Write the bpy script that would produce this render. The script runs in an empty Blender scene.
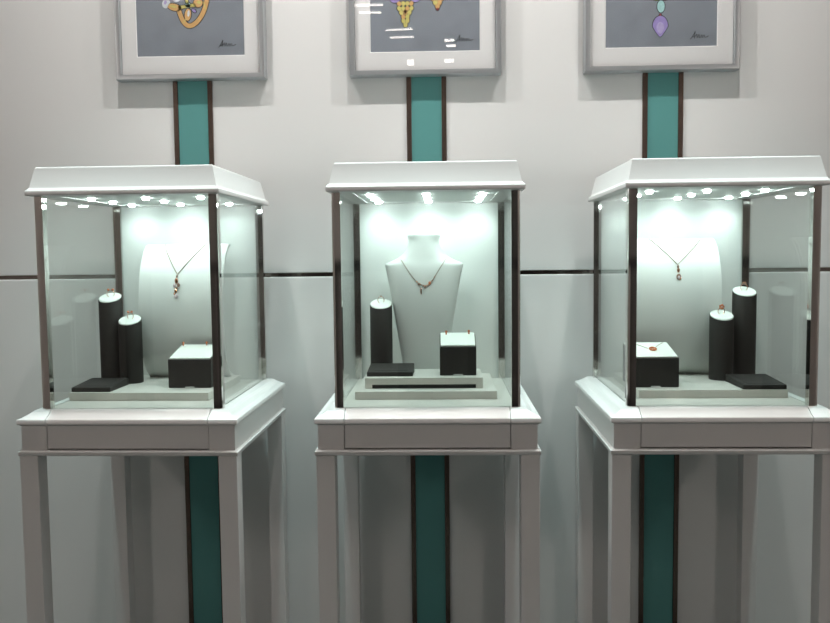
import bpy, bmesh, math, random
from mathutils import Vector, Matrix
random.seed(3)
C = bpy.context.scene.collection
R = math.radians

# ---------------------------------------------------------------- materials
def mat(name, col, rough=.5, metal=0., bump=0., bscale=200., var=0., vscale=3., spec=.5, coat=0.):
    m = bpy.data.materials.new(name); m.use_nodes = True
    nt = m.node_tree; b = nt.nodes['Principled BSDF']
    b.inputs['Base Color'].default_value = (*col, 1)
    b.inputs['Roughness'].default_value = rough
    b.inputs['Metallic'].default_value = metal
    b.inputs['Specular IOR Level'].default_value = spec
    b.inputs['Coat Weight'].default_value = coat
    tc = nt.nodes.new('ShaderNodeTexCoord')
    if var:
        n = nt.nodes.new('ShaderNodeTexNoise'); n.inputs['Scale'].default_value = vscale
        n.inputs['Detail'].default_value = 6
        nt.links.new(tc.outputs['Object'], n.inputs['Vector'])
        r = nt.nodes.new('ShaderNodeMapRange')
        r.inputs['To Min'].default_value = 1 - var; r.inputs['To Max'].default_value = 1 + var
        nt.links.new(n.outputs['Fac'], r.inputs['Value'])
        x = nt.nodes.new('ShaderNodeMix'); x.data_type = 'RGBA'; x.blend_type = 'MULTIPLY'
        x.inputs[0].default_value = 1
        x.inputs[6].default_value = (*col, 1)
        nt.links.new(r.outputs[0], x.inputs[7])
        nt.links.new(x.outputs[2], b.inputs['Base Color'])
    if bump:
        n2 = nt.nodes.new('ShaderNodeTexNoise'); n2.inputs['Scale'].default_value = bscale
        nt.links.new(tc.outputs['Object'], n2.inputs['Vector'])
        bp = nt.nodes.new('ShaderNodeBump'); bp.inputs['Strength'].default_value = bump
        bp.inputs['Distance'].default_value = .002
        nt.links.new(n2.outputs['Fac'], bp.inputs['Height'])
        nt.links.new(bp.outputs[0], b.inputs['Normal'])
    return m

def glass_mat(name, tint, ior=1.5):
    m = bpy.data.materials.new(name); m.use_nodes = True
    nt = m.node_tree; nt.nodes.remove(nt.nodes['Principled BSDF'])
    out = nt.nodes['Material Output']
    t = nt.nodes.new('ShaderNodeBsdfTransparent'); t.inputs[0].default_value = (*tint, 1)
    g = nt.nodes.new('ShaderNodeBsdfGlossy'); g.inputs['Roughness'].default_value = .0
    ge = nt.nodes.new('ShaderNodeNewGeometry')
    d = nt.nodes.new('ShaderNodeVectorMath'); d.operation = 'DOT_PRODUCT'
    nt.links.new(ge.outputs['Normal'], d.inputs[0]); nt.links.new(ge.outputs['Incoming'], d.inputs[1])
    def mth(op, x, y=None):
        n = nt.nodes.new('ShaderNodeMath'); n.operation = op
        for i, v in enumerate((x, y)):
            if v is None: continue
            if isinstance(v, (int, float)): n.inputs[i].default_value = v
            else: nt.links.new(v, n.inputs[i])
        return n.outputs[0]
    f0 = ((ior - 1) / (ior + 1)) ** 2
    fr = mth('POWER', mth('SUBTRACT', 1, mth('ABSOLUTE', d.outputs['Value'])), 5)   # Schlick, the same for both faces of the pane
    fr = mth('ADD', mth('MULTIPLY', fr, 1 - f0), f0)
    mx = nt.nodes.new('ShaderNodeMixShader')
    nt.links.new(fr, mx.inputs[0]); nt.links.new(t.outputs[0], mx.inputs[1])
    nt.links.new(g.outputs[0], mx.inputs[2]); nt.links.new(mx.outputs[0], out.inputs[0])
    return m

def emit(name, col, s):
    m = bpy.data.materials.new(name); m.use_nodes = True
    b = m.node_tree.nodes['Principled BSDF']
    b.inputs['Emission Color'].default_value = (*col, 1); b.inputs['Emission Strength'].default_value = s
    return m

def panelled(name, c1, c2):
    m = mat(name, c1, .4); nt = m.node_tree; b = nt.nodes['Principled BSDF']
    tc = nt.nodes.new('ShaderNodeTexCoord'); sp = nt.nodes.new('ShaderNodeSeparateXYZ'); cb = nt.nodes.new('ShaderNodeCombineXYZ')
    nt.links.new(tc.outputs['Object'], sp.inputs[0]); nt.links.new(sp.outputs[0], cb.inputs[0]); nt.links.new(sp.outputs[2], cb.inputs[1])
    br = nt.nodes.new('ShaderNodeTexBrick'); br.inputs['Scale'].default_value = 1
    br.inputs['Brick Width'].default_value = .62; br.inputs['Row Height'].default_value = 1.3; br.inputs['Mortar Size'].default_value = .05
    br.inputs['Color1'].default_value = (*c1, 1); br.inputs['Color2'].default_value = (*c2, 1); br.inputs['Mortar'].default_value = (.01, .01, .01, 1)
    nt.links.new(cb.outputs[0], br.inputs['Vector']); nt.links.new(br.outputs['Color'], b.inputs['Base Color'])
    return m

M = dict(
    wall=mat('wall_lacquer', (.72, .72, .715), .38, bump=.05, bscale=60, var=.02, vscale=1.5),
    room=mat('room_paint', (.70, .64, .61), .6, bump=.05, bscale=60),
    dark_room=panelled('post_reflection_panels', (.06, .054, .05), (.56, .52, .50)),  # invented dark and pale panels, put in for the posts to reflect
    floor=mat('floor_stone', (.11, .13, .13), .25, var=.08, vscale=4),
    ceil=mat('ceiling_paint', (.75, .75, .75), .7, bump=.05, bscale=60),
    lacquer=mat('cabinet_lacquer', (.70, .685, .68), .32, var=.015, vscale=5, bump=.02, bscale=80),
    panel=mat('back_panel_white', (.78, .80, .78), .45, bump=.03, bscale=90),
    tray=mat('tray_lacquer', (.70, .70, .66), .4, bump=.03, bscale=90),
    post=mat('polished_post', (.68, .66, .64), .06, 1., bump=.01, bscale=12),
    chrome=mat('dark_chrome', (.30, .27, .25), .12, 1., bump=.01, bscale=20),
    brown=mat('bronze_edge', (.16, .115, .095), .25, .8, bump=.02, bscale=40),
    teal=mat('teal_back_painted_glass', (.105, .285, .275), .2, var=.03, vscale=3, spec=.25),
    leather=mat('dark_leather', (.010, .0085, .007), .62, bump=.1, bscale=700, var=.1, vscale=40),
    slot=mat('recess_shade', (.01, .01, .01), .6, var=.1, vscale=30),
    white_pad=mat('white_leatherette_pad', (.80, .84, .80), .5, bump=.15, bscale=600),
    bust=mat('white_bust_leatherette', (.70, .72, .70), .42, bump=.08, bscale=500),
    gold=mat('rose_gold', (.78, .40, .24), .2, 1., bump=.05, bscale=300),
    chain=mat('fine_gold_chain', (.30, .22, .15), .4, .7, bump=.3, bscale=1500),
    silver=mat('silver_metal', (.70, .72, .72), .18, 1., bump=.05, bscale=300),
    gem_red=mat('orange_red_stone', (.66, .22, .10), .12, var=.2, vscale=300, coat=.6),
    gem_white=mat('clear_pale_stone', (.60, .50, .52), .05, var=.1, vscale=400, coat=1.),
    gem_dark=mat('dark_stone', (.28, .17, .13), .08, var=.2, vscale=400, coat=1.),
    frame=mat('brushed_silver_frame', (.50, .52, .54), .32, .8, bump=.05, bscale=200),
    matb=mat('mat_board', (.88, .86, .86), .8, bump=.1, bscale=500),
    paper=mat('grey_blue_paper', (.25, .27, .31), .8, bump=.2, bscale=300, var=.25, vscale=14),
    ink=mat('black_ink', (.02, .02, .025), .6, var=.1, vscale=100),
    d_gold=mat('ochre_print', (.72, .42, .16), .6, var=.2, vscale=90),
    d_yel=mat('yellow_print', (.66, .58, .18), .6, var=.25, vscale=120),
    d_pur=mat('violet_print', (.36, .28, .62), .6, var=.25, vscale=90),
    d_lilac=mat('lilac_print', (.50, .42, .70), .6, var=.3, vscale=120),
    d_red=mat('dark_red_print', (.38, .07, .09), .6, var=.2, vscale=90),
    d_cyan=mat('pale_cyan_print', (.42, .68, .68), .6, var=.25, vscale=150),
    d_white=mat('white_print', (.75, .77, .82), .6, var=.05, vscale=90),
    d_green=mat('lime_print', (.50, .62, .10), .6, var=.2, vscale=90),
    glass=glass_mat('clear_glass', (.984, .997, .989)),
    pic_glass=glass_mat('picture_glass', (.985, .99, .99), 1.45),
    led=emit('led_lens', (.85, 1, .97), 70),
    tube=emit('ceiling_lamp_lens', (1, .95, .90), 5),
    trimring=mat('lamp_ring', (.7, .7, .7), .4, bump=.02, bscale=50),
    black=mat('black_gap', (.02, .018, .016), .7, var=.1, vscale=30),
)

# ---------------------------------------------------------------- helpers
def link(name, bm, m, parent=None, smooth=False):
    me = bpy.data.meshes.new(name)
    bmesh.ops.recalc_face_normals(bm, faces=bm.faces)
    bm.to_mesh(me); bm.free()
    for k in (m if isinstance(m, (list, tuple)) else [m]): me.materials.append(k)
    if smooth:
        me.shade_smooth()
        me.set_sharp_from_angle(angle=R(38))
    o = bpy.data.objects.new(name, me); C.objects.link(o)
    if parent: o.parent = parent
    return o

def empty(name, loc=(0, 0, 0), rz=0):
    o = bpy.data.objects.new(name, None); C.objects.link(o)
    o.location = loc; o.rotation_euler = (0, 0, R(rz)); o.empty_display_size = .05
    return o

def tag(o, label=None, cat=None, group=None, kind=None):
    if label: o['label'] = label
    if cat: o['category'] = cat
    if group: o['group'] = group
    if kind: o['kind'] = kind
    return o

def bx(bm, x0, x1, y0, y1, z0, z1, bev=0., seg=2, mi=0):
    t = bmesh.new()
    vs = [t.verts.new((x, y, z)) for x in (x0, x1) for y in (y0, y1) for z in (z0, z1)]
    for f in ((0, 1, 3, 2), (4, 6, 7, 5), (0, 4, 5, 1), (2, 3, 7, 6), (0, 2, 6, 4), (1, 5, 7, 3)):
        t.faces.new([vs[i] for i in f]).material_index = mi
    if bev: bmesh.ops.bevel(t, geom=t.edges[:], offset=bev, segments=seg, affect='EDGES', profile=.5)
    merge(bm, t); return bm

def merge(bm, t):
    me = bpy.data.meshes.new('tmp'); t.to_mesh(me); t.free(); bm.from_mesh(me); bpy.data.meshes.remove(me)

def hexa(bm, pts, bev=0., mi=0, seg=2):
    """8 points, order as in bx"""
    t = bmesh.new(); vs = [t.verts.new(p) for p in pts]
    for f in ((0, 1, 3, 2), (4, 6, 7, 5), (0, 4, 5, 1), (2, 3, 7, 6), (0, 2, 6, 4), (1, 5, 7, 3)):
        t.faces.new([vs[i] for i in f]).material_index = mi
    bmesh.ops.recalc_face_normals(t, faces=t.faces)
    if bev: bmesh.ops.bevel(t, geom=t.edges[:], offset=bev, segments=seg, affect='EDGES', profile=.5)
    merge(bm, t)

def box(name, m, parent, *a, **k):
    return link(name, bx(bmesh.new(), *a, **k), m, parent)

def loft(bm, rings, closed_path=False, cap=True, mi=0):
    """rings: equal-length lists of points, each ring a closed loop"""
    vr = [[bm.verts.new(p) for p in r] for r in rings]
    n = len(vr[0]); k = len(vr)
    for i in range(k if closed_path else k - 1):
        a, b = vr[i], vr[(i + 1) % k]
        for j in range(n):
            bm.faces.new((a[j], a[(j + 1) % n], b[(j + 1) % n], b[j])).material_index = mi
    if cap and not closed_path:
        bm.faces.new(vr[0]).material_index = mi; bm.faces.new(vr[-1][::-1]).material_index = mi
    return bm

def rect_sweep(prof, hx, hy, gap=None):
    """moulding profile [(offset, z)] (closed loop) run round a rectangle with mitred corners;
    gap = half width left open in the front side"""
    bm = bmesh.new()
    cor = lambda sx, sy: [(sx * (hx + o), sy * (hy + o), z) for o, z in prof]
    rings = [cor(1, -1), cor(1, 1), cor(-1, 1), cor(-1, -1)]
    if gap is None: return loft(bm, rings, True)
    s = [(gap, -(hy + o), z) for o, z in prof]; e = [(-gap, -(hy + o), z) for o, z in prof]
    return loft(bm, [s] + rings + [e])

def tube(bm, pts, r, n=6, closed=False, mi=0):
    pts = [Vector(p) for p in pts]; k = len(pts); rings = []
    for i, p in enumerate(pts):
        if closed: t = pts[(i + 1) % k] - pts[i - 1]
        else: t = pts[min(i + 1, k - 1)] - pts[max(i - 1, 0)]
        t.normalize()
        a = t.orthogonal() if abs(t.y) > .95 else t.cross(Vector((0, 1, 0)))
        a.normalize(); b = t.cross(a)
        rr = r[i] if isinstance(r, (list, tuple)) else r
        rings.append([p + rr * (a * math.cos(2 * math.pi * j / n) + b * math.sin(2 * math.pi * j / n)) for j in range(n)])
    return loft(bm, rings, closed, mi=mi)

def ball(bm, c, rx, ry=None, rz=None, u=10, v=7, mi=0):
    ry = ry or rx; rz = rz or rx
    t = bmesh.new(); bmesh.ops.create_uvsphere(t, u_segments=u, v_segments=v, radius=1)
    bmesh.ops.scale(t, vec=(rx, ry, rz), verts=t.verts); bmesh.ops.translate(t, vec=c, verts=t.verts)
    for f in t.faces: f.material_index = mi
    merge(bm, t); return bm

# ---------------------------------------------------------------- setting
YW = .338
ZT = 1.3355
bm = bx(bmesh.new(), -3, 3, YW, YW + .05, ZT + .0065, 3.2, .002)
bx(bm, -3, 3, YW, YW + .05, 0, ZT - .0065, .003)
bx(bm, -3, 3, YW + .05, YW + .1, 0, 3.2)
tag(link('wall_back', bm, M['wall']), kind='structure')
tag(box('trim_1', M['chrome'], None, -3, 3, YW + .004, YW + .049, ZT - .0063, ZT + .0063), kind='structure')
tag(box('floor', M['floor'], None, -3, 3, -5.5, YW + .1, -.1, 0), kind='structure')
tag(box('ceiling', M['ceil'], None, -3, 3, -5.5, YW + .1, 3.2, 3.3), kind='structure')
tag(box('wall_left', M['room'], None, -3.1, -3, -5.5, YW + .1, 0, 3.2), kind='structure')
tag(box('wall_right', M['room'], None, 3, 3.1, -5.5, YW + .1, 0, 3.2), kind='structure')
tag(box('wall_front', M['dark_room'], None, -3, 3, -5.6, -5.5, 0, 3.2), kind='structure')
bm = bx(bmesh.new(), -3, 3, YW - .012, YW, 0, .09, .002)
tag(link('baseboard_back', bm, M['lacquer']), kind='structure')
for i, x in enumerate((-.741, -.005, .7265)):
    t = empty('trim_%d' % (i + 2), (x, YW, 0)); tag(t, kind='structure')
    box('teal_panel', M['teal'], t, -.0470, .0470, -.004, 0, .09, 3.2, bev=.0006)
    for s in (-1, 1):
        a, b = sorted((s * .0472, s * .0621))
        box('metal_edge', M['brown'], t, a, b, -.008, 0, .09, 3.2, bev=.001)

# ---------------------------------------------------------------- display cabinets
HB = (.2775, .291)       # half size at the counter brim
ZD = 1.0153             # deck height
up = [(-.055, ZD), (-.034, ZD), (-.031, 1.0140), (-.026, 1.0102), (-.018, 1.0045), (-.010, 1.0000), (-.004, .9975),
      (-.001, .9965), (0, .9950), (0, .9850), (-.0015, .9835), (-.005, .9825), (-.008, .9800)]
apr = up + [(-.008, .9185), (-.055, .9185)]
drw = up + [(-.008, .9225), (-.055, .9225)]
low = [(-.055, .9184), (-.0075, .9184), (-.003, .9170), (0, .9150), (0, .9075), (-.0015, .9055), (-.005, .9045), (-.055, .9045)]
HH = (.2423, .2712)
hoodp = [(-.060, 1.622), (-.0215, 1.622), (-.0195, 1.6205), (-.0188, 1.618), (-.0085, 1.572), (-.0062, 1.5675), (-.003, 1.5645),
         (-.0008, 1.5625), (0, 1.5605), (0, 1.5530), (-.0015, 1.5512), (-.006, 1.5510), (-.060, 1.5510)]

LEDW = .74
def cabinet(loc, rz, label):
    t = empty('display_cabinet', (loc[0], loc[1], 0), rz)
    tag(t, label, 'display cabinet', 'glass jewellery display cabinets standing along the wall')
    tp = link('counter_frame', rect_sweep(apr, *HB, gap=.2048), M['lacquer'], t, True)
    link('base_moulding', rect_sweep(low, *HB), M['lacquer'], t, True)
    box('deck', M['tray'], t, -.22, .22, -.236, .236, .930, ZD)
    bm = bmesh.new()
    loft(bm, [[(x, -(HB[1] + o), z) for o, z in drw] for x in (-.2030, .2030)])
    link('drawer', bm, M['lacquer'], t, True)
    for sx in (-1, 1):
        for sy in (-1, 1):
            x0, x1 = sorted((sx * .2745, sx * .228)); y0, y1 = sorted((sy * .288, sy * .2415))
            box('leg', M['lacquer'], t, x0, x1, y0, y1, 0, .9044, bev=.0018)
    for sx in (-1, 1):
        for sy in (-1, 1):
            X, x1 = sx * .2315, sx * .2095; Y, y1 = sy * .250, sy * .228; q = .0065
            b = bmesh.new()
            sec_ = [(x1, y1), (x1, Y), (X - sx * q, Y), (X - sx * q * .25, Y - sy * q * .25), (X, Y - sy * q), (X, y1)]
            loft(b, [[(u, v, z) for u, v in sec_] for z in (ZD, 1.5512)])
            link('post', b, M['post'], t)
    box('glass_pane', M['glass'], t, -.2093, .2093, -.2425, -.2375, ZD, 1.5512)
    for s in (-1, 1):
        x0, x1 = sorted((s * .2240, s * .2190))
        box('glass_pane', M['glass'], t, x0, x1, -.2278, .2278, ZD, 1.5512)
    box('back_panel', M['panel'], t, -.2093, .2093, .238, .246, ZD, 1.5512)
    hd = link('hood', rect_sweep(hoodp, *HH), M['lacquer'], t, True)
    box('hood_top', M['lacquer'], hd, -.1825, .1825, -.2115, .2115, 1.600, 1.6215)
    box('hood_ceiling', M['panel'], hd, -.1825, .1825, -.2115, .2115, 1.5535, 1.5600)
    for x in (-.147, 0, .147):
        for y in (-.108, .030, .168):
            b = bmesh.new()
            bmesh.ops.create_cone(b, cap_ends=True, segments=16, radius1=.0075, radius2=.010, depth=.006,
                                  matrix=Matrix.Translation((x, y, 1.5505)))
            link('led_light', b, M['led'], hd)
            l = bpy.data.lights.new('led_spot', 'SPOT'); l.energy = LEDW; l.color = (.80, 1, .95); l.shadow_soft_size = .006
            l.spot_size = R(164); l.spot_blend = 1
            lo = bpy.data.objects.new('led_spot', l); C.objects.link(lo)
            lo.parent = t; lo.location = (x, y, 1.5425)
    return t

XL, XR = -.7405, .7266
cabs = {}
cabs['L'] = cabinet((XL, 0), -.82, 'white pedestal display cabinet with glass case on the left, its right side showing')
cabs['C'] = cabinet((0, 0), .03, 'white pedestal display cabinet in the middle with glass case holding the neck bust')
cabs['R'] = cabinet((XR, 0), -.52, 'white pedestal display cabinet with glass case on the right, its left side showing')
def place(name, k, x, y, z):
    c = cabs[k]; a = c.rotation_euler.z
    return empty(name, (c.location.x + x * math.cos(a) - y * math.sin(a), c.location.y + x * math.sin(a) + y * math.cos(a), z), math.degrees(a))

# ---------------------------------------------------------------- things in the cases
ZTR = 1.0366
def tray(k, x0, x1, label, y0=-.130, y1=.195):
    t = place('display_tray', k, (x0 + x1) / 2, (y0 + y1) / 2, ZD)
    w, d = (x1 - x0) / 2, (y1 - y0) / 2
    box('tray_board', M['tray'], t, -w, w, -d, d, 0, ZTR - ZD, bev=.001)
    tag(t, label, 'tray', 'white trays on the case floors')
tray('L', -.2183, .160, 'low white tray on the floor of the left glass case')
tray('C', -.193, .181, 'low white tray under the slotted riser in the middle glass case')
tray('R', -.175, .208, 'low white tray on the floor of the right glass case')
t = place('display_riser', 'C', -.012, 0, ZTR)
bm = bmesh.new()
bx(bm, -.1585, .1585, -.083, .086, .0105, .0290, .001)
for s in (-1, 1):
    x0, x1 = sorted((s * .1585, s * .140)); bx(bm, x0, x1, -.083, .086, 0, .0106)
link('riser_board', bm, M['tray'], t)
box('slot_shade', M['slot'], t, -.1398, .1398, -.078, .084, .0002, .0104)  # black block stands in for the shade in the gap under the riser
tag(t, 'white riser with a dark front slot, on the tray in the middle case', 'riser')
ZR = ZTR + .029

def column(k, x, y, z, h, label, r=.0325, sl=.37):
    t = place('ring_column', k, x, y, z); n = 40
    bm = bmesh.new(); c = [(math.cos(2 * math.pi * i / n), math.sin(2 * math.pi * i / n)) for i in range(n)]
    rings = [[(r * .97 * a, r * .97 * b, 0) for a, b in c], [(r * a, r * b, .0015) for a, b in c],
             [(r * a, r * b, h - .004 + sl * r * b) for a, b in c],
             [(r * .98 * a, r * .98 * b, h - .0025 + sl * r * b) for a, b in c]]
    loft(bm, rings); link('column_body', bm, M['leather'], t, True)
    bm = bmesh.new(); q = r * .955
    loft(bm, [[(q * a, q * b, h - .0026 + sl * q * b) for a, b in c], [(q * a, q * b, h - .0005 + sl * q * b) for a, b in c],
              [(q * .96 * a, q * .96 * b, h + .0008 + sl * q * .96 * b) for a, b in c]])
    pd = link('ring_pad', bm, M['white_pad'], t, True); pd['label'] = 'white slanted top pad'
    tag(t, label, 'ring stand', 'dark round ring columns')
    return t
def ring(k, x, y, z, kind, label, rz=25):
    """a ring standing upright in the pad; z = pad surface height"""
    t = place('ring', k, x, y, z); t.rotation_euler.z += R(rz)
    rr = .0102; zc = rr * .80
    bm = bmesh.new()
    tube(bm, [(rr * math.cos(a), 0, zc + rr * math.sin(a)) for a in [2 * math.pi * i / 28 for i in range(28)]], .00085, 7, True)
    link('ring_band', bm, M['gold'], t, True)
    zt = zc + rr
    bm = bmesh.new()
    if kind == 'twin':
        for s in (-1, 1): ball(bm, (s * .0062, -.001, zt + .0020), .0040, .0034, .0032)
        link('gem', bm, M['gem_red'], t, True)
        bm = bmesh.new(); ball(bm, (0, -.0012, zt + .001), .0016); link('gem', bm, M['gem_white'], t, True)
    elif kind == 'flower':
        for i in range(5):
            a = 2 * math.pi * i / 5; ball(bm, (.0055 * math.cos(a), -.0015, zt + .002 + .0046 * math.sin(a)), .0036, .0022, .0034)
        link('gem', bm, M['gem_red'], t, True)
        bm = bmesh.new(); ball(bm, (0, -.0035, zt + .002), .0018); link('gem', bm, M['gem_white'], t, True)
    elif kind == 'dome':
        ball(bm, (0, 0, zt + .0012), .0062, .005, .0036); link('gem', bm, M['gem_dark'], t, True)
        bm = bmesh.new(); ball(bm, (0, -.0005, zt + .0036), .0058, .0045, .0026); link('gem_setting', bm, M['gold'], t, True)
    else:
        ball(bm, (0, 0, zt + .0012), .0030, .0026, .0022); link('gem', bm, M['gem_dark'], t, True)
    tag(t, label, 'ring', 'rings standing on the dark columns')

cols = [('L', -.184, .075, ZTR, 1.282 - ZTR, 'twin', 'taller dark round ring column with white slanted top in the left case', 'gold ring with twin reddish stones on the taller column of the left case', 20),
        ('L', -.1190, .0525, ZTR, 1.2185 - ZTR, 'twin', 'shorter dark round ring column with white slanted top in the left case', 'gold ring with twin pinkish stones on the shorter column of the left case', -15),
        ('C', -.1400, .1215, ZTR, 1.2545 - ZTR, 'small', 'only dark round ring column in the middle case, behind the flat black pad', 'small plain gold ring on the single column beside the bust', 30),
        ('R', .0945, .0525, ZTR, 1.2185 - ZTR, 'flower', 'shorter dark round ring column with white slanted top in the right case', 'gold flower ring on the shorter column of the right case', 15),
        ('R', .168, .086, ZTR, 1.283 - ZTR, 'dome', 'taller dark round ring column with white slanted top in the right case', 'domed dark and gold ring on the taller column of the right case', 10)]
for k, x, y, z, h, kind, lab, rl, rz in cols:
    column(k, x, y, z, h, lab)
    ring(k, x, y + .004, z + h + .0008 + .37 * .004 - .0006, kind, rl, rz)

def ring_box(k, x, y0, z, w, hf, hb, d, label):
    t = place('jewellery_box', k, x, y0 + d / 2, z)
    y0, y1 = -d / 2, d / 2; w /= 2
    bm = bmesh.new()
    hexa(bm, [(-w, y0, 0), (-w, y0, hf), (-w, y1, 0), (-w, y1, hb), (w, y0, 0), (w, y0, hf), (w, y1, 0), (w, y1, hb)], .0016)
    link('box_body', bm, M['leather'], t)
    s = (hb - hf) / d; e = .002; w2 = w - .0025
    ya, yb = y0 + .003, y1 - .003; za = hf + s * .003 - .0002; zb = hb - s * .003 - .0002
    bm = bmesh.new()
    hexa(bm, [(-w2, ya, za), (-w2, ya, za + .004), (-w2, yb, zb), (-w2, yb, zb + .004),
              (w2, ya, za), (w2, ya, za + .004), (w2, yb, zb), (w2, yb, zb + .004)], .0012)
    pd = link('box_pad', bm, M['white_pad'], t); pd['label'] = 'white slanted cushion top'
    bm = bx(bmesh.new(), -.013, .013, y0 - .0012, y0 + .002, 0, .0045, .0008)
    link('name_plate', bm, M['silver'], t)
    tag(t, label, 'jewellery box', 'dark boxes with white slanted cushions')
    c = cabs[k]
    return lambda u, v: (x + u, (y0 + v) + (t_y0[0]), z + hf + s * v + .0038)
t_y0 = [0]
def box_surface(x, y0, z, hf, hb, d):
    s = (hb - hf) / d
    return lambda u, v: (x + u, y0 + v, z + hf + s * v + .0039)
BXL = (.0845, -.052, ZTR, .119, .078, .1045, .120)
BXC = (.081, -.045, ZR, .0995, .078, .108, .078)
BXR = (-.121, -.086, ZTR, .123, .078, .1045, .124)
ring_box('L', *BXL, 'dark box with white cushion top beside the front post of the left case')
ring_box('C', *BXC, 'dark box with white cushion top on the riser of the middle case')
ring_box('R', *BXR, 'dark box with white cushion top holding a coiled pendant in the right case')
def earring(k, p, label, grp, rz=0):
    t = place('earring', k, *p); t.rotation_euler.z += R(rz)
    bm = bmesh.new(); tube(bm, [(0, .0005, .0006), (0, -.001, .0060), (0, -.002, .0092)], .0009, 6)
    ball(bm, (0, -.0022, .0094), .0042, .0022, .0034); link('earring_mount', bm, M['gold'], t, True)
    bm = bmesh.new(); ball(bm, (.0, -.0046, .0090), .0028, .0016, .0034); ball(bm, (.0, -.0040, .0040), .0024, .0018, .0036)
    link('gem', bm, M['gem_red'], t, True)
    tag(t, label, 'earring', grp)
def bs(b): return box_surface(b[0], b[1], b[2], b[4], b[5], b[6])
f = bs(BXL)
earring('L', f(-.048, .104), 'left one of two small orange earrings on the left case box', 'earrings on the left case box', -10)
earring('L', f(.018, .106), 'right one of two small orange earrings on the left case box', 'earrings on the left case box', 15)
f = bs(BXC)
earring('C', f(-.031, .062), 'left one of two small gold earrings on the middle case box', 'earrings on the middle case box', -10)
earring('C', f(.031, .064), 'right one of two small gold earrings on the middle case box', 'earrings on the middle case box', 10)
# pendant with a thin chain lying on the right case box
f = bs(BXR)
t = place('pendant_necklace', 'R', BXR[0], BXR[1], ZTR)
loc = lambda u, v, e=0: (u, v, f(u, v)[2] - ZTR + e)
bm = bmesh.new()
tube(bm, [loc(-.044 + .038 * i / 12, .112 - .046 * (i / 12) ** 1.4, .0007) for i in range(13)], .0007, 6)
tube(bm, [loc(.046 - .034 * i / 12, .112 - .046 * (i / 12) ** 1.3, .0007) for i in range(13)], .0007, 6)
link('chain', bm, M['chain'], t, True)
bm = bmesh.new()
tube(bm, [loc(.006 + .0085 * math.cos(a), .058 + .0105 * math.sin(a), .0024) for a in [2 * math.pi * i / 24 for i in range(24)]], .0024, 8, True)
pd = link('pendant', bm, M['gem_red'], t, True)
bm = bmesh.new(); ball(bm, loc(.010, .058, .002), .003, .003, .002); link('gem', bm, M['gold'], pd, True)
tag(t, 'gold pendant necklace with orange ring pendant lying on the right case box', 'necklace')

def tablet(k, x0, x1, y0, y1, z, label):
    t = place('flat_display_pad', k, (x0 + x1) / 2, (y0 + y1) / 2, z)
    w, d = (x1 - x0) / 2, (y1 - y0) / 2
    bm = bmesh.new()
    hexa(bm, [(-w, -d, 0), (-w, -d, .0125), (-w, d, 0), (-w, d, .020), (w, -d, 0), (w, -d, .0125), (w, d, 0), (w, d, .020)], .0022)
    link('pad_body', bm, M['leather'], t)
    bm = bmesh.new(); e = .016
    zf = lambda y: .0125 + .0075 * (y + d) / (2 * d)
    hexa(bm, [(-w + e, -d + e, zf(-d + e) - .001), (-w + e, -d + e, zf(-d + e) + .0008), (-w + e, d - e, zf(d - e) - .001), (-w + e, d - e, zf(d - e) + .0008),
              (w - e, -d + e, zf(-d + e) - .001), (w - e, -d + e, zf(-d + e) + .0008), (w - e, d - e, zf(d - e) - .001), (w - e, d - e, zf(d - e) + .0008)], .0004)
    link('pad_insert', bm, M['leather'], t)
    tag(t, label, 'display pad', 'flat black leather pads')
tablet('L', -.2180, -.111, -.117, .012, ZTR, 'flat black leather pad on the front left of the left case tray')
tablet('C', -.1680, -.042, -.057, .070, ZR, 'flat black leather pad on the riser in front of the column')
tablet('R', .0940, .206, -.127, .016, ZTR, 'flat black leather pad on the front right of the right case tray')

# curved necklace boards (left and right case)
prof = [(.1850, 1.4330), (.1800, 1.4345), (.1640, 1.4300), (.1400, 1.4100), (.1180, 1.3800), (.1020, 1.3450), (.0920, 1.3050),
        (.0880, 1.2600), (.0885, 1.2150), (.0920, 1.1700), (.1000, 1.1280), (.1140, 1.0880), (.1360, 1.0560), (.1600, ZTR)]
def yprof(z):
    for (ya, za), (yb, zb) in zip(prof[1:], prof[2:]):
        if zb <= z <= za: return ya + (yb - ya) * (za - z) / (za - zb)
    return prof[-1][0]
def board(k, xc, label):
    t = place('necklace_board', k, xc, .14, ZTR)
    n = len(prof); th = .006
    P = [(y - .14, z - ZTR) for y, z in prof]
    inner = [(min(y + th, .052), max(z - (th if i < 5 else 0), 0)) for i, (y, z) in enumerate(P)][::-1]
    inner[0] = (.0515, 0)
    loop = P + inner
    bm = bmesh.new(); loft(bm, [[(s * .124, y, z) for y, z in loop] for s in (-1, 1)])
    link('board_face', bm, M['bust'], t, True)
    tag(t, label, 'necklace stand', 'curved white necklace boards')
board('L', .018, 'curved white necklace board behind the dark ring columns in the left case')
board('R', -.017, 'curved white necklace board at the back of the right case')
def smooth_pts(p, n=10):
    out = []
    for i in range(len(p) - 1):
        p0 = p[max(i - 1, 0)]; p1 = p[i]; p2 = p[i + 1]; p3 = p[min(i + 2, len(p) - 1)]
        for j in range(n):
            s = j / n
            out.append(tuple(.5 * (2 * b + (c - a) * s + (2 * a - 5 * b + 4 * c - d) * s * s + (3 * b - a - 3 * c + d) * s ** 3)
                             for a, b, c, d in zip(p0, p1, p2, p3)))
    out.append(p[-1]); return out
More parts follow.
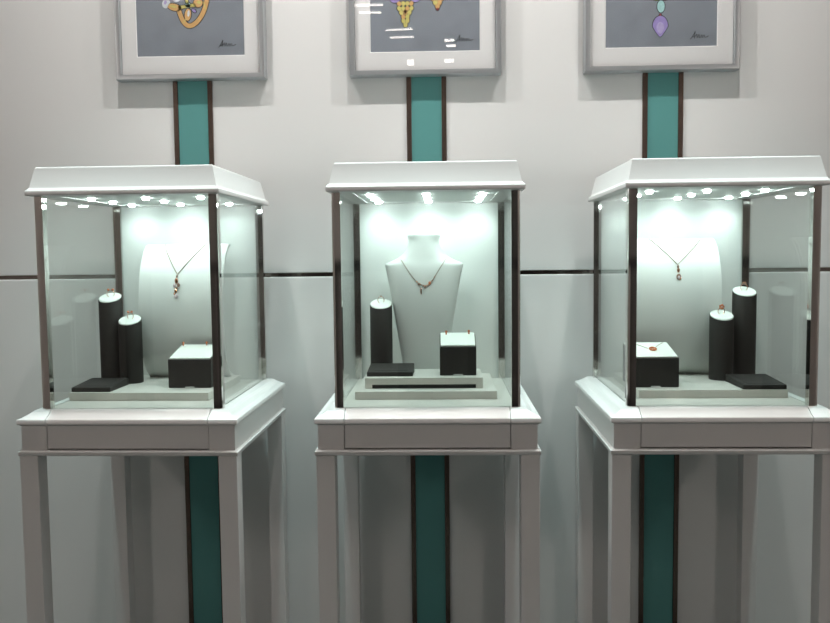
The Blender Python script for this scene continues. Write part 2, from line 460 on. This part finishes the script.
def v_necklace(k, a, v, b, zend, kind, label):
    t = place('necklace', k, 0, 0, 1.40)
    bm = bmesh.new()
    for q in (a, b):
        pts = []
        for i in range(25):
            s = i / 24; z = q[1] + (v[1] - q[1]) * s; x = q[0] + (v[0] - q[0]) * s
            g = (yprof(z) - yprof(z - .002)) / .002; h = math.hypot(1, g)      # out along the board's normal
            pts.append((x, yprof(z) - .0013 / h, z - 1.40 + .0013 * g / h))
        tube(bm, pts, .0011, 6)
    link('chain', bm, M['chain'], t, True)
    y = lambda z: yprof(z) - .0035
    bm = bmesh.new(); bw = bmesh.new(); bd = bmesh.new(); x = v[0]; z = v[1]
    if kind == 'cluster':
        ball(bd, (x, y(z - .006), z - 1.40 - .005), .0032, .002, .0040)
        ball(bm, (x - .001, y(z - .018), z - 1.40 - .018), .0050, .003, .0085)
        ball(bw, (x - .0055, y(z - .032), z - 1.40 - .031), .0045, .003, .0060)
        ball(bd, (x + .0060, y(z - .032), z - 1.40 - .030), .0045, .003, .0060)
        ball(bd, (x + .0015, y(z - .040), z - 1.40 - .039), .0040, .003, .0050)
        ball(bm, (x - .0015, y(z - .048), z - 1.40 - .047), .0042, .003, .0070)
        ball(bw, (x - .001, y(z - .062), z - 1.40 - .062), .0060, .004, .0062)
        ball(bm, (x - .0055, y(z - .058), z - 1.40 - .056), .0030, .002, .0040)
    else:
        ball(bd, (x, y(z - .005), z - 1.40 - .005), .0034, .002, .0045)
        ball(bm, (x, y(z - .015), z - 1.40 - .016), .0038, .0025, .0065)
        ball(bd, (x, y(z - .03), z - 1.40 - .034), .0070, .003, .0085)
        ball(bw, (x, y(z - .03) - .002, z - 1.40 - .036), .0045, .003, .0050)
        ball(bm, (x + .0035, y(z - .03) - .001, z - 1.40 - .040), .0035, .003, .0035)
    pd = link('pendant', bm, M['gold'], t, True)
    link('gem', bw, M['gem_white'], pd, True); link('gem', bd, M['gem_dark'], pd, True)
    tag(t, label, 'necklace')
v_necklace('L', (-.050, 1.4335), (.0070, 1.345), (.074, 1.4325), 1.277, 'cluster', 'gold necklace with long jewelled cluster pendant on the left case board')
v_necklace('R', (-.080, 1.4330), (-.0140, 1.359), (.068, 1.4325), 1.307, 'drop', 'gold necklace with small round drop pendant on the right case board')

# neck bust (middle case)
sec = [(ZTR, .0640, .024, .150), (1.100, .0695, .027, .148), (1.200, .0850, .034, .143), (1.290, .1000, .042, .140), (1.340, .1090, .044, .140),
       (1.360, .1135, .0435, .140), (1.3665, .1145, .0425, .140), (1.3705, .1110, .0420, .140), (1.376, .0970, .0415, .140), (1.382, .0840, .041, .140),
       (1.390, .0710, .041, .140), (1.400, .0600, .041, .140), (1.412, .0515, .041, .140), (1.424, .0460, .041, .140), (1.434, .0445, .0415, .140),
       (1.442, .0455, .042, .140), (1.448, .0480, .0435, .140), (1.453, .0470, .043, .140), (1.459, .0390, .036, .140), (1.464, .0250, .023, .140), (1.466, .0080, .008, .140)]
def bexp(z): return .82 if z < 1.33 else min(1, .82 + .18 * (z - 1.33) / .06)
def secat(z):
    for a, b in zip(sec, sec[1:]):
        if a[0] <= z <= b[0]:
            s = (z - a[0]) / (b[0] - a[0]); return [p + (q - p) * s for p, q in zip(a, b)]
    return sec[-1]
BXc = -.0135
t = place('neck_bust', 'C', BXc, .14, ZTR)
bm = bmesh.new(); rings = []
def spow(v, e): return math.copysign(abs(v) ** e, v)
for z, w, d, yc in sec:
    e = bexp(z)
    rings.append([(w * spow(math.cos(a), e), yc - .14 + d * spow(math.sin(a), e), z - ZTR) for a in [2 * math.pi * i / 64 for i in range(64)]])
loft(bm, rings)
link('bust_form', bm, M['bust'], t, True)
tag(t, 'white neck and shoulders bust wearing a necklace in the middle case', 'bust')
def bsurf(x, z):
    _, w, d, yc = secat(z); e = bexp(z)
    u = min(abs((x - BXc) / w), .995)
    c = u ** (1 / e); s = math.sqrt(max(0, 1 - c * c))
    return yc - d * s ** e
t = place('necklace', 'C', 0, 0, 1.40)
kp = [(-.0690, 1.400), (-.0800, 1.383), (-.0640, 1.358), (-.0460, 1.331), (-.0270, 1.3125), (-.0090, 1.3060), (.0030, 1.3115), (.0150, 1.3270), (.0330, 1.3560), (.0510, 1.383), (.0420, 1.400)]
kp = kp[1:-1]
sp = smooth_pts([(x, 0, z) for x, z in kp], 6)
bm = bmesh.new()
tube(bm, [(x, bsurf(x, z) - .0012, z - 1.40) for x, _, z in sp], .0009, 6); link('chain', bm, M['chain'], t, True)
bm = bmesh.new(); bd = bmesh.new(); br = bmesh.new()
for x, _, z in sp[16:40:3]: ball(bm, (x, bsurf(x, z) - .002, z - 1.40), .0022, .0018, .0022)
be = bmesh.new()
for x, z, bd_ in ((-.028, 1.311, bd), (-.010, 1.3035, be)): ball(bd_, (x, bsurf(x, z) - .003, z - 1.40), .0040, .0025, .0042)
ball(br, (.0035, bsurf(0, 1.312) - .003, 1.314 - 1.40), .0040, .0025, .0050)
bq = bmesh.new(); ball(bq, (-.0215, bsurf(-.02, 1.29) - .003, 1.290 - 1.40), .0020, .0016, .0100)
pd = link('pendant', bm, M['gold'], t, True); link('gem', bd, M['gem_dark'], pd, True)
link('gem', be, M['gem_dark'], pd, True); link('gem', br, M['gem_red'], pd, True); link('drop', bq, M['gold'], pd, True)
tag(t, 'gold collar necklace with a small hanging drop, worn by the white bust', 'necklace')

# ---------------------------------------------------------------- framed jewellery drawings
def blob(bm, cx, cy, rx, ry, rot=0, mi=0, lift=0, n=20, pinch=0):
    a0 = R(rot); pts = []
    for i in range(n):
        a = 2 * math.pi * i / n; x = rx * math.cos(a); y = ry * math.sin(a)
        if pinch: x *= 1 - pinch * max(0, math.sin(a))
        pts.append((cx + x * math.cos(a0) - y * math.sin(a0), cy + x * math.sin(a0) + y * math.cos(a0)))
    return pts, lift, mi
def prism(bm, pts, lift, mi):
    y1 = -.0003 * (lift + 1)
    a = [bm.verts.new((x, 0, z)) for x, z in pts]; b = [bm.verts.new((x, y1, z)) for x, z in pts]
    n = len(pts)
    bm.faces.new(b).material_index = mi
    for i in range(n): bm.faces.new((a[i], a[(i + 1) % n], b[(i + 1) % n], b[i])).material_index = mi
def stroke(bm, pts, w, mi, lift):
    """flat ribbon of half width w (number or list)"""
    y1 = -.0003 * (lift + 1); k = len(pts); L = []; Rr = []
    for i, p in enumerate(pts):
        q0 = pts[max(i - 1, 0)]; q1 = pts[min(i + 1, k - 1)]
        dx, dz = q1[0] - q0[0], q1[1] - q0[1]; l = math.hypot(dx, dz) or 1
        ww = w[i] if isinstance(w, list) else w
        L.append((p[0] - dz / l * ww, p[1] + dx / l * ww)); Rr.append((p[0] + dz / l * ww, p[1] - dx / l * ww))
    for i in range(k - 1):
        prism(bm, [L[i], L[i + 1], Rr[i + 1], Rr[i]], lift, mi)

FZ0, FZ1 = 1.948, 2.560
PZ0, PZ1 = 2.0215, 2.490
YF = YW - .040
DM = ['ink', 'd_gold', 'd_yel', 'd_pur', 'd_red', 'd_cyan', 'd_white', 'd_green', 'd_lilac']
def picture(x, px0, py0, shapes, strokes, label, split=None):
    """shapes are given in drawing units (one unit = 1/317.8 m on the sheet)"""
    t = empty('framed_picture', (x, YW, FZ0))
    tag(t, label, 'framed picture', 'framed jewellery drawings')
    H = FZ1 - FZ0
    pr = [(0, -.0005), (0, -.037), (-.002, -.040), (-.007, -.040), (-.0150, -.038), (-.0165, -.034), (-.0165, -.0005)]
    bm = bmesh.new(); hx, hz = .2335, H / 2
    loft(bm, [[(sx * (hx + o), y, hz + sz * (hz + o)) for o, y in pr] for sx, sz in ((1, -1), (1, 1), (-1, 1), (-1, -1))], True)
    link('frame', bm, M['frame'], t, True)
    # mat board with a bevelled window
    bm = bmesh.new(); a0, a1 = PZ0 - FZ0, PZ1 - FZ0
    pm = lambda e, y: [(-.168 - e, y, a0 - e), (.168 + e, y, a0 - e), (.168 + e, y, a1 + e), (-.168 - e, y, a1 + e)]
    out = lambda y: [(-.2160, y, .0175), (.2160, y, .0175), (.2160, y, H - .0175), (-.2160, y, H - .0175)]
    loft(bm, [out(-.024), pm(0, -.024), pm(.0022, -.0262), out(-.0262)], True)
    link('mat_board', bm, M['matb'], t)
    sheet = box('drawing_sheet', M['paper'], t, -.176, .176, -.0238, -.020, a0 - .008, a1 + .008)
    bm = bmesh.new(); s = 1 / 317.8
    tx = lambda p: ((p[0] - px0) * s, a0 + (py0 - p[1]) * s)
    for sh in shapes:
        cx, cy, rx, ry, rot, c = sh[:6]; pin = sh[6] if len(sh) > 6 else 0
        for g, ci, lf in (((0, DM.index(c), 2),) if c == 'd_lilac' or pin == 'hl' else ((.7, 0 if c != 'd_white' else DM.index('d_white'), 0), (0, DM.index(c), 1))):
            pts, l, mi = blob(bm, cx, cy, rx + g, ry + g, rot, ci, lf, pinch=0 if pin == 'hl' else pin)
            prism(bm, [tx(p) for p in pts], l, mi)
    bmi = bmesh.new()
    for pts, w, c in strokes:
        P = [tx(p[:2]) for p in smooth_pts([(*p, 0) for p in pts], 6)]
        if c != 'ink': stroke(bm, P, (w + .7) * s, 0, 0)
        stroke(bmi if c == 'ink' else bm, P, w * s, DM.index(c), 0 if c == 'ink' else 1)
    bmesh.ops.translate(bm, vec=(0, -.0238, 0), verts=bm.verts); bmesh.ops.translate(bmi, vec=(0, -.0238, 0), verts=bmi.verts)
    link('signature', bmi, [M[k] for k in DM], sheet)
    if split is None: link('jewel_drawing', bm, [M[k] for k in DM], sheet)
    else:
        b2 = bm.copy(); cut = tx((split, 0))[0]
        bmesh.ops.delete(bm, geom=[v for v in bm.verts if v.co.x > cut], context='VERTS')
        bmesh.ops.delete(b2, geom=[v for v in b2.verts if v.co.x <= cut], context='VERTS')
        link('earring_drawing', bm, [M[k] for k in DM], sheet); link('earring_drawing', b2, [M[k] for k in DM], sheet)
    box('picture_glass', M['pic_glass'], t, -.2155, .2155, -.0300, -.0280, .0180, H - .0180)
def sig(x, y):
    q = lambda *p: [(x + a, y + b) for a, b in p]
    return [(q((0, 0), (2.2, -2.4), (4.6, -7.2), (4.2, -4.0), (4.0, -.6)), .32, 'ink'),
            (q((1.4, -2.2), (4.6, -2.6), (6.2, -4.6), (6.6, -1.0), (8.2, -4.4), (8.9, -1.0), (11.0, -4.0), (11.4, -1.2), (13.2, -3.8),
               (14.2, -1.3), (17.6, -3.0)), .3, 'ink')]
# left: golden flower brooch
sh = [(166.2, 4.8, 3.2, 4.2, 20, 'd_white'), (176.5, -.6, 3.8, 3.6, 0, 'd_white'), (174.5, 8.8, 7.2, 3.4, 14, 'd_gold'), (198, 5, 4.6, 4.2, 0, 'd_gold'),
      (187.6, 16.2, 3.2, 6.0, 8, 'd_gold'), (188, 7, 2.6, 2.6, 0, 'd_cyan'), (181, -9, 5, 7, 30, 'd_gold'), (196, -8, 5, 7, -30, 'd_gold'), (188, -30, 9, 11, 0, 'd_gold'), (188, -30, 4, 4, 0, 'd_white')]
st = [([(178.5, 11), (180.5, 17.5), (183.5, 23.5), (188, 27), (193.5, 25.5), (199, 20.5), (203.5, 13), (206.5, 4), (208, -8), (204, -20)], 2.2, 'd_gold'),
      ([(178.5, 9), (184, 8.5), (190, 7.5), (196, 7)], 1.5, 'd_yel'), ([(188, 6), (186.5, 1), (187, -6), (188, -20)], 1.3, 'd_yel')]
sh += [(173.2, 7.9, 3.8, 1.2, 14, 'd_yel', 'hl'), (199, 4.4, 2.2, 1.8, 0, 'd_yel', 'hl'), (188.3, 15, 1.2, 3.2, 8, 'd_white', 'hl'), (165.6, 4, 1.4, 2.0, 20, 'd_lilac', 'hl'),
       (204.6, 8, .5, 5, -18, 'd_yel', 'hl'), (184, 22.5, .5, 3.2, 38, 'd_yel', 'hl'), (193.8, 12.5, 2.4, 1.3, 40, 'd_pur')]
picture(-.7371, 189.5, 56, sh, st + sig(217, 48.6), 'silver framed drawing of a golden flower brooch above the left cabinet')
# middle: pair of earrings in violet, lime and gold
sh = []
def earr(x, y, bigg=True):
    o = []
    if bigg:
        o += [(x - 9, y, 5.2, 4.6, 0, 'd_pur'), (x + 11, y - .5, 5.2, 4.6, 0, 'd_pur'), (x + 1, y - 1, 3, 2.6, 0, 'd_green')]
    for r, (n, yy) in enumerate(((4, 6), (4, 10.6), (3, 14.6), (2, 18.6), (2, 22.4), (1, 26.4))):
        for j in range(n):
            xx = x + 1 + (j - (n - 1) / 2) * 4.0
            o.append((xx, y + yy - .6, 2.0, 2.3, (j - (n - 1) / 2) * 20, 'd_yel' if (j + r) % 3 else 'd_gold'))
    o.append((x + 1, y + 13, 1.2, 2.4, 0, 'd_red'))
    return o
sh += earr(406, 1)
for r, (n, yy) in enumerate(((3, -6), (3, -2), (3, 2), (2, 6), (1, 9.8))):
    for j in range(n):
        sh.append((438.5 + (j - (n - 1) / 2) * 4.3, yy, 2.2, 2.4, 0, 'd_yel' if (j + r) % 2 else 'd_gold'))
sh += [(438.5, 12.2, 1.3, 1.2, 0, 'd_red'), (407, -20, 8, 8, 0, 'd_pur'), (438.5, -18, 7, 7, 0, 'd_pur'), (407, -36, 5, 6, 0, 'd_yel'), (438.5, -33, 5, 6, 0, 'd_yel')]
picture(-.0072, 426, 52.5, sh, sig(455.5, 44.6), 'silver framed drawing of violet and yellow earrings above the middle cabinet', 427)
# right: violet teardrop pendant
sh = [(662, 28, 7.4, 10.0, 0, 'd_pur', .6), (662, 29.5, 3.8, 5.6, 0, 'd_lilac', .3), (662.5, 9.2, 3.6, 5.8, 0, 'd_cyan'), (658.5, .2, 4.0, 3.0, -15, 'd_green'), (666, -.2, 3.6, 3.4, 20, 'd_red'),
      (662, -12, 6, 8, 0, 'd_cyan'), (655, -24, 5, 6, 20, 'd_green'), (669, -24, 5, 6, -20, 'd_pur')]
st = [([(662, 18.2), (662, 16)], .8, 'd_red')]
picture(.7143, 663, 47.5, sh, st + sig(691, 40.8), 'silver framed drawing of a violet teardrop pendant above the right cabinet')

# ---------------------------------------------------------------- ceiling lamps
def lamp(name, x, y, w, d, energy, col, label, group, spot=None, rz=0, sz=None, blend=.6):
    t = empty(name, (x, y, 3.2), rz)
    bm = bmesh.new(); bx(bm, -w / 2 - .015, w / 2 + .015, -d / 2 - .015, d / 2 + .015, -.008, 0, .002)
    link('lamp_housing', bm, M['trimring'], t)
    bm = bmesh.new(); bx(bm, -w / 2, w / 2, -d / 2, d / 2, -.010, -.0075)
    link('lamp_lens', bm, M['tube'], t)
    if spot:
        l = bpy.data.lights.new('lamp', 'SPOT'); l.spot_size = R(spot); l.spot_blend = blend; l.shadow_soft_size = sz or .02
    else:
        l = bpy.data.lights.new('lamp', 'AREA'); l.shape = 'RECTANGLE'; l.size = w; l.size_y = d
    l.energy = energy; l.color = col
    lo = bpy.data.objects.new('lamp', l); C.objects.link(lo); lo.parent = t; lo.location = (0, 0, -.016)
    tag(t, label, 'ceiling lamp', group)
WARM = (1, .90, .82); NEU = (1, .97, .93); WALLW = (1, .965, .93)
WASH = 52; FILL = 4.2; FRONT = 17; WALL_FILL = 120; GREENISH = (.68, 1, .98); FCOOL = (.90, 1, .97)
for x, w in ((-.80, 'left'), (-.05, 'middle'), (.72, 'right')):
    lamp('ceiling_downlight', x, YW - .63, .07, .07, WASH, WALLW, 'small square ceiling downlight near the wall over the %s cabinet' % w, 'downlights over the cabinets', spot=150)
for x, w in ((-1.45, 'far left of'), (-.42, 'between left and middle of'), (.40, 'between middle and right of'), (1.40, 'far right of')):
    lamp('ceiling_downlight', x, -.47, .07, .07, FRONT, NEU, 'square ceiling downlight in front of and %s the cabinets' % w, 'downlights in front of the cabinets', spot=76, blend=1)
for x, w in ((-1.12, 'left of the left'), (-.37, 'between the left and middle'), (.365, 'between the middle and right'), (1.10, 'right of the right')):
    lamp('ceiling_downlight', x, YW - .50, .07, .07, WALL_FILL, GREENISH, 'added narrow fill spot near the wall %s cabinet' % w, 'added narrow fill spots beside the cabinets', spot=43, blend=1)  # added cool spots that lift the lower wall between the cabinets
BAR = ((-.29, -3.80, .22, .045, 8), (-.28, -4.03, .20, .045, 0), (-.48, -3.14, .22, .045, 0), (-.48, -3.32, .16, .045, 0), (.115, -4.16, .08, .07, 0), (.13, -4.34, .08, .07, 0), (-.24, -4.95, .06, .22, 0), (.12, -4.90, .08, .12, 0))
for x, y, w, d, rz in BAR:
    lamp('ceiling_light_bar', x, y, w, d, FILL * .09, WARM, 'short ceiling light strip over the shop floor facing the cabinets', 'short strips in the ceiling', rz=rz)
for x, y in ((-2.78, -3.6), (2.78, -3.6)):
    lamp('fill_light_panel', x, y, .3, .9, FILL * 4.5, WARM, 'added fill light panel near the side wall of the shop', 'added fill panels in the ceiling')  # added fill, brightens the unseen room corners that the posts mirror

w = bpy.data.worlds.new('world'); bpy.context.scene.world = w; w.use_nodes = True
w.node_tree.nodes['Background'].inputs[0].default_value = (.5, .5, .5, 1); w.node_tree.nodes['Background'].inputs[1].default_value = .02

# ---------------------------------------------------------------- camera
cam = bpy.data.cameras.new('camera'); co = bpy.data.objects.new('camera', cam); C.objects.link(co)
cam.sensor_width = 36; cam.lens = 822.21 * 36 / 830; cam.clip_start = .02
pit, yaw, rol = R(3.9792), R(-1.9411), R(-.6195)
F = Vector((math.sin(yaw) * math.cos(pit), math.cos(yaw) * math.cos(pit), -math.sin(pit)))
Rv = F.cross(Vector((0, 0, 1))).normalized(); U = Rv.cross(F)
R2 = Rv * math.cos(rol) + U * math.sin(rol); U2 = U * math.cos(rol) - Rv * math.sin(rol)
mw = Matrix((R2, U2, -F)).transposed().to_4x4(); mw.translation = (.0405, -2.2735, 1.3967)
co.matrix_world = mw
sc = bpy.context.scene; sc.camera = co
sc.view_settings.view_transform = 'Standard'; sc.view_settings.look = 'None'
sc.view_settings.exposure = 0; sc.view_settings.gamma = 1
sc.cycles.use_denoising = True
sc.cycles.max_bounces = 12; sc.cycles.transparent_max_bounces = 24; sc.cycles.diffuse_bounces = 5
sc.cycles.sample_clamp_indirect = 4
sc.cycles.caustics_reflective = False; sc.cycles.caustics_refractive = False
